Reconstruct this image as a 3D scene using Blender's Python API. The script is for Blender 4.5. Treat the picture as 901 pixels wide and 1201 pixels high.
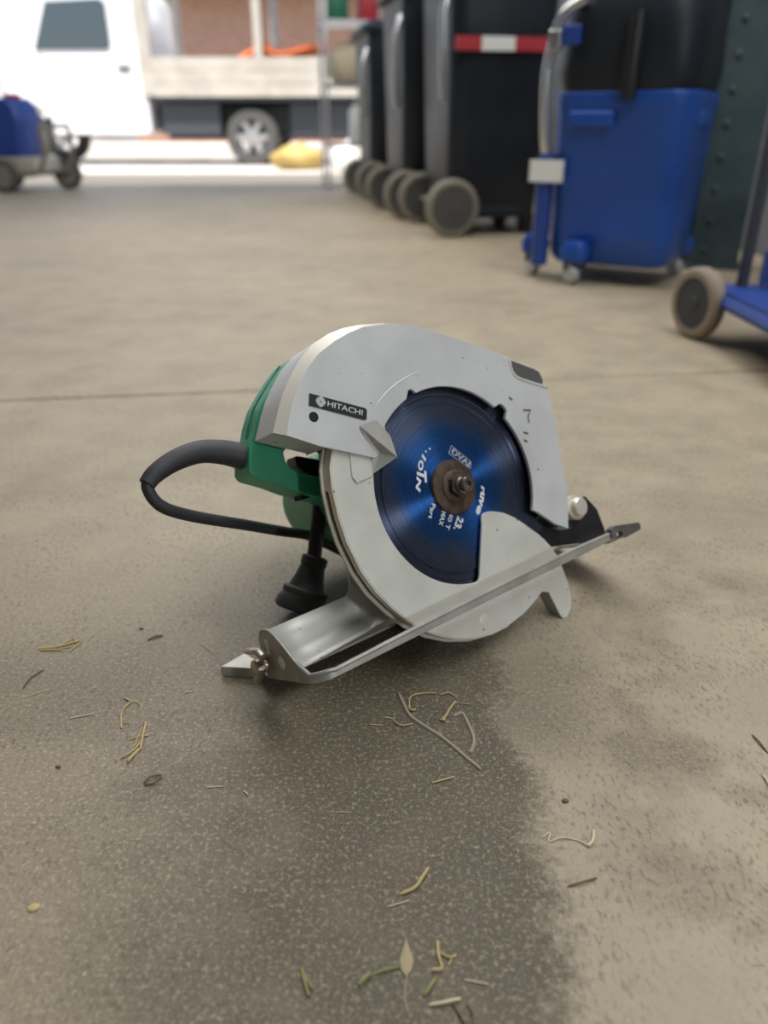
import bpy, bmesh, math, random
from mathutils import Vector, Matrix
import numpy as np
random.seed(7)
R = math.radians
scene = bpy.context.scene
for o in list(bpy.data.objects): bpy.data.objects.remove(o)

# ------------------------------------------------------------------ camera
F_PX, CX, CY, PITCH, CAM_H = 900.0, 450.5, 600.5, 26.6, 0.4293
cd = bpy.data.cameras.new('camera'); cam = bpy.data.objects.new('camera', cd)
scene.collection.objects.link(cam); scene.camera = cam
cd.sensor_fit = 'VERTICAL'; cd.sensor_height = 36.0; cd.lens = F_PX / 1201 * 36
cam.location = (0, 0, CAM_H); cam.rotation_euler = (R(90 - PITCH), 0, 0)
cd.clip_start = 0.02; cd.clip_end = 300
cd.dof.use_dof = True; cd.dof.focus_distance = 0.60; cd.dof.aperture_fstop = 3.7

# ------------------------------------------------------------------ world, sun, added lamps, exposure
w = bpy.data.worlds.new('sky'); scene.world = w; w.use_nodes = True
wn = w.node_tree; wn.nodes.clear()
wo = wn.nodes.new('ShaderNodeOutputWorld'); wb = wn.nodes.new('ShaderNodeBackground')
wt = wn.nodes.new('ShaderNodeTexSky'); wt.sky_type = 'NISHITA'; wt.sun_disc = False
wt.sun_elevation = R(68); wt.sun_rotation = R(170); wt.dust_density = 2.0; wt.air_density = 1.0
wn.links.new(wt.outputs[0], wb.inputs[0]); wn.links.new(wb.outputs[0], wo.inputs[0])
wb.inputs[1].default_value = 0.22

sd = bpy.data.lights.new('sun', 'SUN'); sun = bpy.data.objects.new('sun', sd); scene.collection.objects.link(sun)
sd.energy = 9.0; sd.angle = R(0.6); sd.color = (1.0, 0.95, 0.88)
sun.rotation_euler = (R(20), 0, R(-6))           # high sun from behind the shed, on the yard and the truck side

def area(name, loc, rot, sx, sy, power, col=(1, 1, 1)):
    d = bpy.data.lights.new(name, 'AREA'); d.shape = 'RECTANGLE'; d.size = sx; d.size_y = sy
    d.energy = power; d.color = col
    o = bpy.data.objects.new(name, d); scene.collection.objects.link(o); o.location = loc; o.rotation_euler = rot
    return o
# area lamps added under the solid ceiling for overhead light
area('fill_over_aisle', (-0.6, 3.6, 2.93), (0, 0, R(11)), 2.4, 3.2, 104, (1.0, 0.98, 0.95))
area('fill_by_wall', (1.1, 0.6, 2.93), (0, 0, R(11)), 1.2, 2.8, 62, (0.95, 0.98, 1.0))
area('streak_fill_lamp', (2.40, -2.36, 1.43), (0, R(90), R(-49)), .48, .48, 42, (0.90, 0.95, 1.0))   # added lamp behind the camera, for blade streaks and front fill
scene.view_settings.view_transform = 'Standard'; scene.view_settings.look = 'None'
scene.view_settings.exposure = 0.0; scene.view_settings.gamma = 1.0; scene.view_settings.use_curve_mapping = False

# ------------------------------------------------------------------ helpers
def cam_axes():
    p = R(PITCH)
    return Vector((1, 0, 0)), Vector((0, math.sin(p), math.cos(p))), Vector((0, math.cos(p), -math.sin(p)))
AX = cam_axes(); CAM = Vector((0, 0, CAM_H))
def ray(x, y): return AX[0] * ((x - CX) / F_PX) + AX[1] * ((CY - y) / F_PX) + AX[2]
def G(x, y, z=0.0):                                  # photo pixel -> point on the horizontal plane at height z
    d = ray(x, y); return CAM + d * ((z - CAM_H) / d.z)

def link(o, parent=None):
    scene.collection.objects.link(o)
    if parent: o.parent = parent
    return o
def tag(o, label=None, cat=None, group=None, kind=None):
    if label: o['label'] = label
    if cat: o['category'] = cat
    if group: o['group'] = group
    if kind: o['kind'] = kind
    return o
def empty(name, loc=(0, 0, 0), rz=0):
    o = bpy.data.objects.new(name, None); o.empty_display_size = 0.05
    o.location = loc; o.rotation_euler = (0, 0, rz); return link(o)
def obj(name, bm, m, parent=None, smooth=38, bevel=0.0, bseg=2):
    bmesh.ops.remove_doubles(bm, verts=bm.verts, dist=1e-7)
    bmesh.ops.recalc_face_normals(bm, faces=bm.faces)
    me = bpy.data.meshes.new(name); bm.to_mesh(me); bm.free()
    me.materials.append(m)
    if smooth:
        me.polygons.foreach_set('use_smooth', [True] * len(me.polygons))
        me.set_sharp_from_angle(angle=R(smooth))
    o = bpy.data.objects.new(name, me)
    if bevel:
        b = o.modifiers.new('edge_round', 'BEVEL'); b.width = bevel; b.segments = bseg; b.limit_method = 'ANGLE'
        b.angle_limit = R(40); b.harden_normals = True; b.use_clamp_overlap = True
    return link(o, parent)
def BM(): return bmesh.new()
def box(bm, x0, x1, y0, y1, z0, z1, rz=0, M=None):
    vs = [bm.verts.new((x, y, z)) for x in (x0, x1) for y in (y0, y1) for z in (z0, z1)]
    for f in ((0, 1, 3, 2), (4, 6, 7, 5), (0, 4, 5, 1), (2, 3, 7, 6), (0, 2, 6, 4), (1, 5, 7, 3)):
        bm.faces.new([vs[i] for i in f])
    if M is not None:
        for v in vs: v.co = M @ v.co
    return vs
def loft(bm, loops, cap=True, closed=True):
    L = [[bm.verts.new(p) for p in lp] for lp in loops]
    n = len(L[0])
    for a, b in zip(L[:-1], L[1:]):
        for i in range(n if closed else n - 1):
            j = (i + 1) % n
            try: bm.faces.new((a[i], a[j], b[j], b[i]))
            except ValueError: pass
    if cap and closed:
        for l in (L[0], L[-1]):
            try: bm.faces.new(l)
            except ValueError: pass
    return L
def frame(d):
    d = d.normalized(); a = Vector((0, 0, 1)) if abs(d.z) < .9 else Vector((1, 0, 0))
    s = d.cross(a).normalized(); return s, s.cross(d).normalized()
def tube(bm, pts, r, n=10, flat=1.0):
    pts = [Vector(p) for p in pts]; k = len(pts)
    rs = r if isinstance(r, (list, tuple)) else [r] * k
    loops = []; s = None
    for i, p in enumerate(pts):
        d = (pts[min(i + 1, k - 1)] - pts[max(i - 1, 0)]).normalized()
        if s is None: s, t = frame(d)
        else:
            s = (s - d * s.dot(d)).normalized(); t = s.cross(d).normalized()
        loops.append([p + (s * math.cos(a) + t * math.sin(a) * flat) * rs[i] for a in [2 * math.pi * q / n for q in range(n)]])
    loft(bm, loops)
def spline(pts, sub=8):
    P = [Vector(p) for p in pts]; P = [P[0] * 2 - P[1]] + P + [P[-1] * 2 - P[-2]]; out = []
    for i in range(1, len(P) - 2):
        for q in range(sub):
            t = q / sub; a, b, c, d = P[i - 1:i + 3]
            out.append(0.5 * ((2 * b) + (c - a) * t + (2 * a - 5 * b + 4 * c - d) * t * t + (3 * b - a - 3 * c + d) * t ** 3))
    return out + [P[-2]]
def lathe(bm, P0, axis, prof, n=40, cap=True):       # prof: (radius, distance along the axis)
    P0 = Vector(P0); axis = Vector(axis).normalized(); s, t = frame(axis)
    loft(bm, [[P0 + axis * h + (s * math.cos(a) + t * math.sin(a)) * max(r, 1e-5) for a in [2 * math.pi * q / n for q in range(n)]] for r, h in prof], cap)
def plate(bm, outer, o0, o1, holes=()):              # outline(s) in the saw's (u, v) plane, between offsets o0 and o1
    sets = []
    for o in (o0, o1):
        edges = []; loops = []
        for lp in [outer] + list(holes):
            vs = [bm.verts.new((u, -o, v)) for u, v in lp]; loops.append(vs)
            edges += [bm.edges.new((vs[i], vs[(i + 1) % len(vs)])) for i in range(len(vs))]
        bmesh.ops.triangle_fill(bm, use_beauty=True, use_dissolve=False, edges=edges)
        sets.append(loops)
    for A, B in zip(*sets):
        for i in range(len(A)):
            j = (i + 1) % len(A); bm.faces.new((A[i], A[j], B[j], B[i]))
def rrect(cx, cy, w_, d_, r, n=5, rot=0.0):
    pts = []
    for k, (sx, sy) in enumerate(((1, 1), (-1, 1), (-1, -1), (1, -1))):
        for q in range(n + 1):
            a = math.pi / 2 * (k + q / n)
            x = sx * (w_ / 2 - r) + r * math.cos(a); y = sy * (d_ / 2 - r) + r * math.sin(a)
            pts.append((cx + x * math.cos(rot) - y * math.sin(rot), cy + x * math.sin(rot) + y * math.cos(rot)))
    return pts

# ------------------------------------------------------------------ materials
def mat(name, col, rough=0.5, metal=0.0, spec=0.5, noise=None, bump=None, coat=0.0, fleck=None, aniso=None):
    m = bpy.data.materials.new(name); m.use_nodes = True; nt = m.node_tree; b = nt.nodes['Principled BSDF']
    b.inputs['Base Color'].default_value = (*col, 1); b.inputs['Roughness'].default_value = rough
    b.inputs['Metallic'].default_value = metal; b.inputs['Specular IOR Level'].default_value = spec
    b.inputs['Coat Weight'].default_value = coat
    tc = nt.nodes.new('ShaderNodeTexCoord'); out = None
    if noise:                                         # (scale, second colour, low, high)
        n = nt.nodes.new('ShaderNodeTexNoise'); n.inputs['Scale'].default_value = noise[0]; n.inputs['Detail'].default_value = 6
        nt.links.new(tc.outputs['Object'], n.inputs['Vector'])
        r = nt.nodes.new('ShaderNodeValToRGB'); r.color_ramp.elements[0].position = noise[2]; r.color_ramp.elements[1].position = noise[3]
        r.color_ramp.elements[0].color = (*col, 1); r.color_ramp.elements[1].color = (*noise[1], 1)
        nt.links.new(n.outputs['Fac'], r.inputs['Fac']); out = r.outputs['Color']
    if fleck:                                         # (scale, colour, threshold)
        n = nt.nodes.new('ShaderNodeTexNoise'); n.inputs['Scale'].default_value = fleck[0]; n.inputs['Detail'].default_value = 3
        nt.links.new(tc.outputs['Object'], n.inputs['Vector'])
        r = nt.nodes.new('ShaderNodeValToRGB'); r.color_ramp.elements[0].position = fleck[2]; r.color_ramp.elements[1].position = fleck[2] + .03
        r.color_ramp.elements[0].color = (0, 0, 0, 1); r.color_ramp.elements[1].color = (1, 1, 1, 1)
        nt.links.new(n.outputs['Fac'], r.inputs['Fac'])
        mx = nt.nodes.new('ShaderNodeMix'); mx.data_type = 'RGBA'
        nt.links.new(r.outputs['Color'], mx.inputs['Factor'])
        if out: nt.links.new(out, mx.inputs['A'])
        else: mx.inputs['A'].default_value = (*col, 1)
        mx.inputs['B'].default_value = (*fleck[1], 1); out = mx.outputs['Result']
    if out: nt.links.new(out, b.inputs['Base Color'])
    if bump:                                          # (scale, strength, distance)
        n = nt.nodes.new('ShaderNodeTexNoise'); n.inputs['Scale'].default_value = bump[0]; n.inputs['Detail'].default_value = 4
        nt.links.new(tc.outputs['Object'], n.inputs['Vector'])
        bp = nt.nodes.new('ShaderNodeBump'); bp.inputs['Strength'].default_value = bump[1]; bp.inputs['Distance'].default_value = bump[2]
        nt.links.new(n.outputs['Fac'], bp.inputs['Height']); nt.links.new(bp.outputs['Normal'], b.inputs['Normal'])
    if aniso is not None:
        b.inputs['Anisotropic'].default_value = aniso[0]; b.inputs['Anisotropic Rotation'].default_value = aniso[1]
        tg = nt.nodes.new('ShaderNodeTangent'); tg.direction_type = 'RADIAL'; tg.axis = 'Y'
        nt.links.new(tg.outputs['Tangent'], b.inputs['Tangent'])
    return m

def concrete():
    m = bpy.data.materials.new('worn_shaded_concrete'); m.use_nodes = True; nt = m.node_tree; b = nt.nodes['Principled BSDF']
    N = nt.nodes.new; Lk = nt.links.new
    tc = N('ShaderNodeTexCoord'); P = tc.outputs['Object']
    def noise(scale, detail=5, rough=.55, vec=P, dist=0.0):
        n = N('ShaderNodeTexNoise'); n.inputs['Scale'].default_value = scale; n.inputs['Detail'].default_value = detail
        n.inputs['Roughness'].default_value = rough; n.inputs['Distortion'].default_value = dist; Lk(vec, n.inputs['Vector']); return n.outputs['Fac']
    def ramp(fac, a, c, ca=(0, 0, 0), cb=(1, 1, 1)):
        r = N('ShaderNodeValToRGB'); r.color_ramp.elements[0].position = a; r.color_ramp.elements[1].position = c
        r.color_ramp.elements[0].color = (*ca, 1); r.color_ramp.elements[1].color = (*cb, 1); Lk(fac, r.inputs['Fac']); return r.outputs['Color']
    def math_(op, a, c=None):
        n = N('ShaderNodeMath'); n.operation = op
        for i, v in enumerate((a, c)):
            if v is None: continue
            if isinstance(v, (int, float)): n.inputs[i].default_value = v
            else: Lk(v, n.inputs[i])
        return n.outputs[0]
    def mapr(v, a, c, d=0.0, e=1.0):
        n = N('ShaderNodeMapRange'); n.interpolation_type = 'SMOOTHSTEP'; Lk(v, n.inputs['Value'])
        for k, q in zip(('From Min', 'From Max', 'To Min', 'To Max'), (a, c, d, e)): n.inputs[k].default_value = q
        return n.outputs[0]
    def mix(f, a, c, mode='MIX'):
        n = N('ShaderNodeMix'); n.data_type = 'RGBA'; n.blend_type = mode
        for k, v in (('Factor', f), ('A', a), ('B', c)):
            if isinstance(v, tuple): n.inputs[k].default_value = (*v, 1)
            elif isinstance(v, float): n.inputs[k].default_value = v
            else: Lk(v, n.inputs[k])
        return n.outputs['Result']
    sep = N('ShaderNodeSeparateXYZ'); Lk(P, sep.inputs[0]); X, Y = sep.outputs[0], sep.outputs[1]
    # broad tone: beige slab with grey traffic patches
    big = ramp(noise(1.3, 6), .35, .68, (.445, .374, .268), (.345, .290, .208))
    med = ramp(noise(9, 7, .62), .38, .70, (1.06, 1.05, 1.03), (.84, .83, .81))
    light = mix(1.0, big, med, 'MULTIPLY')
    # dark pits and streaks in the smooth skin (stretched along the trowel direction)
    mp = N('ShaderNodeMapping'); mp.inputs['Rotation'].default_value = (0, 0, R(28)); mp.inputs['Scale'].default_value = (1.0, .45, 1); Lk(P, mp.inputs['Vector'])
    pits = ramp(noise(300, 4, .65, mp.outputs[0]), .53, .62)
    pitmask = math_('MULTIPLY', pits, ramp(noise(14, 4), .36, .58, (.15, .15, .15)))
    light = mix(math_('MULTIPLY', pitmask, .75), light, (.15, .128, .095))
    # worn-off skin with dark aggregate; shade around the saw is painted in too
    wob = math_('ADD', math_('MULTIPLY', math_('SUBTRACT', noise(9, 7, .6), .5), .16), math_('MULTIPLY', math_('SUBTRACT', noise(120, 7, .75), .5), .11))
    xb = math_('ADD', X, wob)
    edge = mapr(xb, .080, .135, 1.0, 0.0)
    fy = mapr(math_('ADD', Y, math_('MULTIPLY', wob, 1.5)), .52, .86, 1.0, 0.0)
    fx = mapr(math_('ADD', X, math_('MULTIPLY', wob, 1.2)), -.24, -.03, .38, 1.0)  # fade to the left follows the shade painted into the floor colour
    worn_shaded = math_('MULTIPLY', math_('MULTIPLY', edge, fy), fx)  # wear and painted shade share this mask
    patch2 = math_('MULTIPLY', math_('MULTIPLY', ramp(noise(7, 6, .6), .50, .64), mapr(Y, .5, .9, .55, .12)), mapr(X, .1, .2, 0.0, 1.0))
    worn_shaded = math_('MAXIMUM', worn_shaded, patch2)
    skirt = math_('MULTIPLY', mapr(xb, .13, .24, .62, 0.0), math_('MULTIPLY', mapr(Y, .40, .48, 0.0, 1.0), mapr(math_('ADD', Y, wob), .52, .70, 1.0, 0.0)))  # soft shade beside the saw, painted in as a darker fringe
    worn_shaded = math_('MAXIMUM', worn_shaded, skirt)
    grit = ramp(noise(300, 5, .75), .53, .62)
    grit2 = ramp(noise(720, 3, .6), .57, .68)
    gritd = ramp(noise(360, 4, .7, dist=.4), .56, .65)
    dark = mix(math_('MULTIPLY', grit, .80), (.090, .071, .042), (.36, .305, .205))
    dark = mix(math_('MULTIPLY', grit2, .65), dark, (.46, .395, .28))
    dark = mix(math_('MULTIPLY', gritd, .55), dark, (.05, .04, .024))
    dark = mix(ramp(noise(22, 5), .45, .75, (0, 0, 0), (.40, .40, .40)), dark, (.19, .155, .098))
    fleckmask = math_('MULTIPLY', mapr(X, .02, .14, 1.0, .25), mapr(Y, .55, 1.0, 1.0, .15))
    light = mix(math_('MULTIPLY', math_('MULTIPLY', grit, fleckmask), .62), light, (.58, .515, .405))
    light = mix(math_('MULTIPLY', math_('MULTIPLY', gritd, fleckmask), .55), light, (.16, .134, .095))
    col = mix(worn_shaded, light, dark)
    # small rusty drips
    rust = math_('MULTIPLY', ramp(noise(5.5, 3), .70, .76), .35)
    col = mix(rust, col, (.42, .27, .12))
    Lk(col, b.inputs['Base Color'])
    b.inputs['Roughness'].default_value = .55; b.inputs['Specular IOR Level'].default_value = .45
    bp = N('ShaderNodeBump'); bp.inputs['Strength'].default_value = .35; bp.inputs['Distance'].default_value = .0012
    Lk(math_('ADD', noise(380, 3), math_('MULTIPLY', noise(40, 4), 1.5)), bp.inputs['Height']); Lk(bp.outputs['Normal'], b.inputs['Normal'])
    return m

def brick_mat():
    m = bpy.data.materials.new('far_brick'); m.use_nodes = True; nt = m.node_tree; b = nt.nodes['Principled BSDF']
    tc = nt.nodes.new('ShaderNodeTexCoord'); mp = nt.nodes.new('ShaderNodeMapping'); mp.inputs['Rotation'].default_value = (R(90), 0, 0)
    br = nt.nodes.new('ShaderNodeTexBrick'); br.inputs['Scale'].default_value = 4.2
    br.inputs['Color1'].default_value = (.30, .135, .085, 1); br.inputs['Color2'].default_value = (.36, .19, .12, 1); br.inputs['Mortar'].default_value = (.42, .38, .33, 1)
    nt.links.new(tc.outputs['Object'], mp.inputs['Vector']); nt.links.new(mp.outputs[0], br.inputs['Vector']); nt.links.new(br.outputs['Color'], b.inputs['Base Color'])
    b.inputs['Roughness'].default_value = .85
    return m

def blade_mat():
    m = mat('blued_steel', (.012, .055, .19), .30, 1.0, aniso=(.96, 0.25))
    nt = m.node_tree; b = nt.nodes['Principled BSDF']; N = nt.nodes.new; Lk = nt.links.new
    tc = N('ShaderNodeTexCoord'); sp = N('ShaderNodeSeparateXYZ'); Lk(tc.outputs['Object'], sp.inputs[0])
    cb = N('ShaderNodeCombineXYZ'); Lk(sp.outputs[0], cb.inputs[0]); Lk(sp.outputs[2], cb.inputs[1])
    ln = N('ShaderNodeVectorMath'); ln.operation = 'LENGTH'; Lk(cb.outputs[0], ln.inputs[0])
    nz = N('ShaderNodeTexNoise'); nz.noise_dimensions = '1D'; nz.inputs['Scale'].default_value = 900; nz.inputs['Detail'].default_value = 3
    Lk(ln.outputs['Value'], nz.inputs['W'])
    n2 = N('ShaderNodeTexNoise'); n2.inputs['Scale'].default_value = 16; Lk(tc.outputs['Object'], n2.inputs['Vector'])
    r1 = N('ShaderNodeValToRGB'); e = r1.color_ramp.elements
    e[0].position = .2; e[0].color = (.045, .19, .66, 1); e[1].position = 1.0; e[1].color = (.13, .145, .22, 1)
    q = e.new(.55); q.color = (.055, .18, .52, 1); q = e.new(.72); q.color = (.15, .19, .30, 1)
    mr = N('ShaderNodeMapRange'); mr.inputs['From Min'].default_value = 0.0; mr.inputs['From Max'].default_value = .095; Lk(ln.outputs['Value'], mr.inputs['Value'])
    ad = N('ShaderNodeMath'); ad.operation = 'MULTIPLY_ADD'; Lk(n2.outputs['Fac'], ad.inputs[0]); ad.inputs[1].default_value = .5; Lk(mr.outputs[0], ad.inputs[2])
    sb = N('ShaderNodeMath'); sb.operation = 'SUBTRACT'; Lk(ad.outputs[0], sb.inputs[0]); sb.inputs[1].default_value = .25
    Lk(sb.outputs[0], r1.inputs['Fac']); Lk(r1.outputs['Color'], b.inputs['Base Color'])
    r2 = N('ShaderNodeMapRange'); Lk(nz.outputs['Fac'], r2.inputs['Value']); r2.inputs['From Min'].default_value = .3; r2.inputs['From Max'].default_value = .7
    r2.inputs['To Min'].default_value = .20; r2.inputs['To Max'].default_value = .30; Lk(r2.outputs[0], b.inputs['Roughness'])
    return m

M = dict(
    concrete=concrete(), brick=brick_mat(), blade=blade_mat(),
    joint=mat('joint_filler', (.16, .145, .12), .9),
    yard=mat('yard_concrete', (.55, .52, .47), .8, noise=(2, (.46, .43, .39), .4, .65)),
    wall=mat('wall_sheet', (.20, .21, .22), .6, noise=(3, (.15, .16, .17), .4, .6)),
    ceil=mat('roof_sheet', (.42, .42, .41), .7),
    guard=mat('silver_paint', (.69, .69, .685), .45, .22, noise=(18, (.60, .60, .59), .42, .66), fleck=(130, (.16, .15, .14), .715), bump=(500, .08, .0004)),
    guard2=mat('cast_aluminium', (.74, .73, .66), .46, .25, noise=(25, (.65, .64, .57), .40, .66), fleck=(140, (.20, .19, .16), .715), bump=(600, .08, .0004)),
    worn_edge=mat('worn_silver_edge', (.80, .75, .65), .42, .25, fleck=(160, (.22, .18, .13), .70), bump=(300, .2, .0006)),
    steel=mat('bare_steel', (.46, .445, .40), .45, .45, noise=(40, (.34, .325, .29), .4, .68), fleck=(120, (.13, .10, .08), .74)),
    steel_dark=mat('sooty_steel', (.17, .16, .15), .5, .7, noise=(60, (.28, .25, .22), .45, .7)),
    slot=mat('slot_dark', (.10, .075, .055), .7, .3),
    rust=mat('rusted_steel', (.075, .052, .042), .55, .55, noise=(160, (.15, .095, .065), .40, .68), bump=(700, .35, .0006)),
    bolt=mat('worn_bolt_steel', (.30, .27, .24), .35, .85, noise=(200, (.15, .11, .09), .4, .65)),
    zinc=mat('zinc_bolt', (.85, .79, .68), .36, .5),
    brassy=mat('yellowed_zinc', (.62, .53, .42), .32, .9, noise=(120, (.45, .38, .31), .4, .7)),
    green=mat('green_plastic', (.045, .35, .185), .40, noise=(30, (.05, .37, .20), .4, .7), bump=(900, .05, .0003)),
    black=mat('black_plastic', (.016, .016, .018), .38),
    rubber=mat('black_rubber', (.030, .030, .033), .55, noise=(40, (.05, .05, .052), .4, .7)),
    dark=mat('dark_void', (.012, .012, .013), .8),
    shade_metal=mat('inside_metal', (.13, .12, .11), .55, .4),
    badge=mat('badge_black', (.022, .025, .028), .4),
    ink=mat('white_print', (.80, .80, .78), .5),
    inkgrey=mat('silver_print', (.62, .62, .60), .45),
    bin=mat('black_bin_plastic', (.010, .013, .019), .42, spec=.35, noise=(6, (.014, .018, .025), .4, .6)),
    bluep=mat('blue_plastic', (.012, .070, .33), .36, noise=(5, (.014, .080, .37), .4, .6)),
    bluem=mat('blue_paint', (.018, .055, .27), .42),
    teal=mat('teal_paint', (.030, .055, .065), .5, noise=(9, (.05, .075, .08), .4, .65)),
    chrome=mat('dull_chrome', (.62, .62, .62), .3, .95),
    tan=mat('tan_tyre', (.30, .24, .18), .75),
    tyre=mat('grey_tyre', (.075, .075, .07), .7),
    tyre_l=mat('pale_tyre_edge', (.22, .20, .16), .7),
    red=mat('red_vinyl', (.42, .03, .04), .5), white=mat('white_gloss', (.82, .83, .84), .25, coat=.3), paper=mat('white_paper', (.80, .80, .78), .7),
    glass=mat('car_glass', (.05, .07, .085), .08, .0, .8),
    tray=mat('tray_boards', (.50, .47, .41), .6, noise=(4, (.42, .39, .34), .4, .6)),
    chassis=mat('chassis_and_shade_black', (.045, .05, .06), .6), alloy=mat('alloy_rim', (.55, .56, .58), .35, .7),
    orange=mat('orange_webbing', (.75, .16, .03), .6), yellow=mat('yellow_sack', (.42, .30, .09), .6),
    cream=mat('cream_cloth', (.55, .48, .34), .8), gcan=mat('green_can', (.02, .16, .09), .4),
    kerb=mat('pale_kerb', (.62, .60, .57), .8), straw=mat('dry_straw', (.55, .42, .19), .6), straw2=mat('pale_straw', (.68, .60, .40), .6),
    twig=mat('brown_twig', (.16, .11, .065), .7), leaf=mat('dry_leaf', (.40, .32, .185), .7), gstraw=mat('green_grass_bit', (.26, .25, .085), .6),
    fibre=mat('dusty_fibre', (.36, .31, .235), .95), added_frame_trim=mat('added_frame_grey_steel', (.26, .27, .28), .5),
)

# ------------------------------------------------------------------ setting: floor slabs, yard, walls, ceiling
JA, JB = G(0, 470), G(280, 459)
jd = (JB - JA); jd.z = 0; jd.normalize(); jn = Vector((-jd.y, jd.x, 0))
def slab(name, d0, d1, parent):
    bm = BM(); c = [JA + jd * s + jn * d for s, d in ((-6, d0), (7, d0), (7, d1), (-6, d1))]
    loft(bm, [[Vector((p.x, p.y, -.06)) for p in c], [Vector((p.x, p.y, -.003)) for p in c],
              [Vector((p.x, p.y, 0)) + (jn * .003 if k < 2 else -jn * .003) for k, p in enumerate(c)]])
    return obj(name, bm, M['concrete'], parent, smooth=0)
bm = BM(); box(bm, -6.5, 7.5, -5.0, 9.0, -.2, -.012)
floor = tag(obj('floor', bm, M['joint'], smooth=0), kind='structure')
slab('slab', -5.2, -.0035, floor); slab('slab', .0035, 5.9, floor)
bm = BM(); box(bm, -40, 40, 6.6, 60, -.25, -.013)
tag(obj('yard_ground', bm, M['yard'], smooth=0), kind='structure')
WD = Vector((-.19, .982, 0)).normalized()                  # run of the right-hand wall and of the row of machines
YAW = math.atan2(-WD.x, WD.y)
W0 = Vector((1.72, 1.5, 0))
def wall(name, A, B, h, t=.08, m='wall', ribs=True):
    A, B = Vector(A), Vector(B); d = (B - A); L = d.length; d.normalize(); n = Vector((-d.y, d.x, 0))
    bm = BM(); k = max(2, int(L / .10)); front = []
    for i in range(k + 1):
        off = (.018 if i % 2 else 0.0) if ribs else 0
        front.append(A + d * (L * i / k) + n * off)
    loop = front + [B - n * t, A - n * t]
    loft(bm, [[Vector((p.x, p.y, -.011)) for p in loop], [Vector((p.x, p.y, h)) for p in loop]])
    return tag(obj(name, bm, M[m], smooth=0), kind='structure')
wall('wall_right', W0 - WD * 6, W0 + WD * 4.75, 3.0)
wp = W0 + WD * -3.93 + Vector((-.035, 0, 0)); added_win = empty('added_window', (wp.x, wp.y, 1.43), YAW); tag(added_win, kind='structure')  # frame added out of view to go with the lamp; the wall stays solid
for y0, y1, z0, z1 in ((-.6, .6, .54, .6), (-.6, .6, -.6, -.54), (-.6, -.54, -.54, .54), (.54, .6, -.54, .54)):
    bm = BM(); box(bm, -.03, .0, y0, y1, z0, z1); obj('added_window_frame', bm, M['added_frame_trim'], added_win, smooth=0)
wall('wall_left', (-4.6, 6.1, 0), (-3.4, -4.6, 0), 3.0)
wall('wall_back', (-3.4, -4.5, 0), (2.9, -4.5, 0), 3.0)
bm = BM(); box(bm, -5.2, 3.6, -4.9, 6.1, 3.0, 3.08)
tag(obj('ceiling', bm, M['ceil'], smooth=0), kind='structure')

# ------------------------------------------------------------------ the circular saw
n_ = Vector((.54893548, -.68820686, .47438503)).normalized()
e1 = Vector((-n_.y, n_.x, 0)).normalized(); e2 = n_.cross(e1).normalized()
C = Vector((.06208268, .63599316, CAM_H - .2932917))       # blade centre
base_pt = Vector((C.x, C.y, 0))
saw = bpy.data.objects.new('circular_saw', None); saw.empty_display_size = .05; link(saw)
rot = Matrix((e1, -n_, e2)).transposed()
saw.rotation_mode = 'QUATERNION'; saw.rotation_quaternion = rot.to_quaternion(); saw.location = base_pt
OFF = rot.transposed() @ (C - base_pt)                     # blade centre in the saw's own frame
tag(saw, 'silver and green electric circular saw with blue blade leaning back on the concrete', 'circular saw')
def sobj(name, bm, m, parent=saw, **k):
    o = obj(name, bm, M[m] if isinstance(m, str) else m, parent, **k)
    if parent is saw: o.location = OFF                     # part meshes are laid out about the blade centre
    return o
def Q(x, y, o):                                            # photo pixel -> (u, v) on the saw plane at offset o
    d = ray(x, y); t = ((C + n_ * o - CAM).dot(n_)) / d.dot(n_); X = CAM + d * t - C
    return (X.dot(e1), X.dot(e2))
def L3(W):                                                 # world point -> saw frame about the blade centre
    X = W - C; return Vector((X.dot(e1), -X.dot(n_), X.dot(e2)))
def Q3(x, y, o): u, v = Q(x, y, o); return Vector((u, -o, v))
mm = lambda pts: [(a / 1000, b / 1000) for a, b in pts]
pol = lambda r, a: (r * math.cos(R(a)), r * math.sin(R(a)))
NAX = Vector((0, -1, 0))                                   # the blade's axis towards the viewer

# upper guard
outerB = mm([(-160, 88), (-149, 105), (-140, 117.5), (-131, 127), (-117, 140), (-101, 150), (-82, 156.5), (-66, 159), (-50, 159.5), (-24, 157), (3, 151), (41, 135), (81, 117), (114, 101), (150, 83), (152, 66), (147.5, 39), (140.5, -1), (135.5, -38), (133, -46), (125.5, -65), (121, -78)])
faceF = mm([(-153, 83), (-145, 98), (-137, 109.5), (-129, 118.5), (-116, 131), (-101, 141), (-82, 148.5), (-66, 153), (-50, 155.5), (-24, 154.5), (2, 149), (40, 133), (80, 115), (107, 99.5), (111, 82), (147, 63), (146, 39), (139, -1), (134, -38), (131.5, -46), (124, -65), (119, -77)])
arc = []
for a in range(-30, 131, 2):
    r = .0915
    for c, w_, h in ((103.5, 3.0, .0055), (35, 5.0, .0085)):
        r += h * max(0, 1 - ((a - c) / w_) ** 4) if abs(a - c) < w_ else 0
    arc.append((r * math.cos(R(a)), r * math.sin(R(a))))
tailF = mm([(103, -67), (84, -49)])
endF = mm([(-62, 60), (-70, 51), (-74, 47.5), (-79, 46), (-128, 68.5)])
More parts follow.
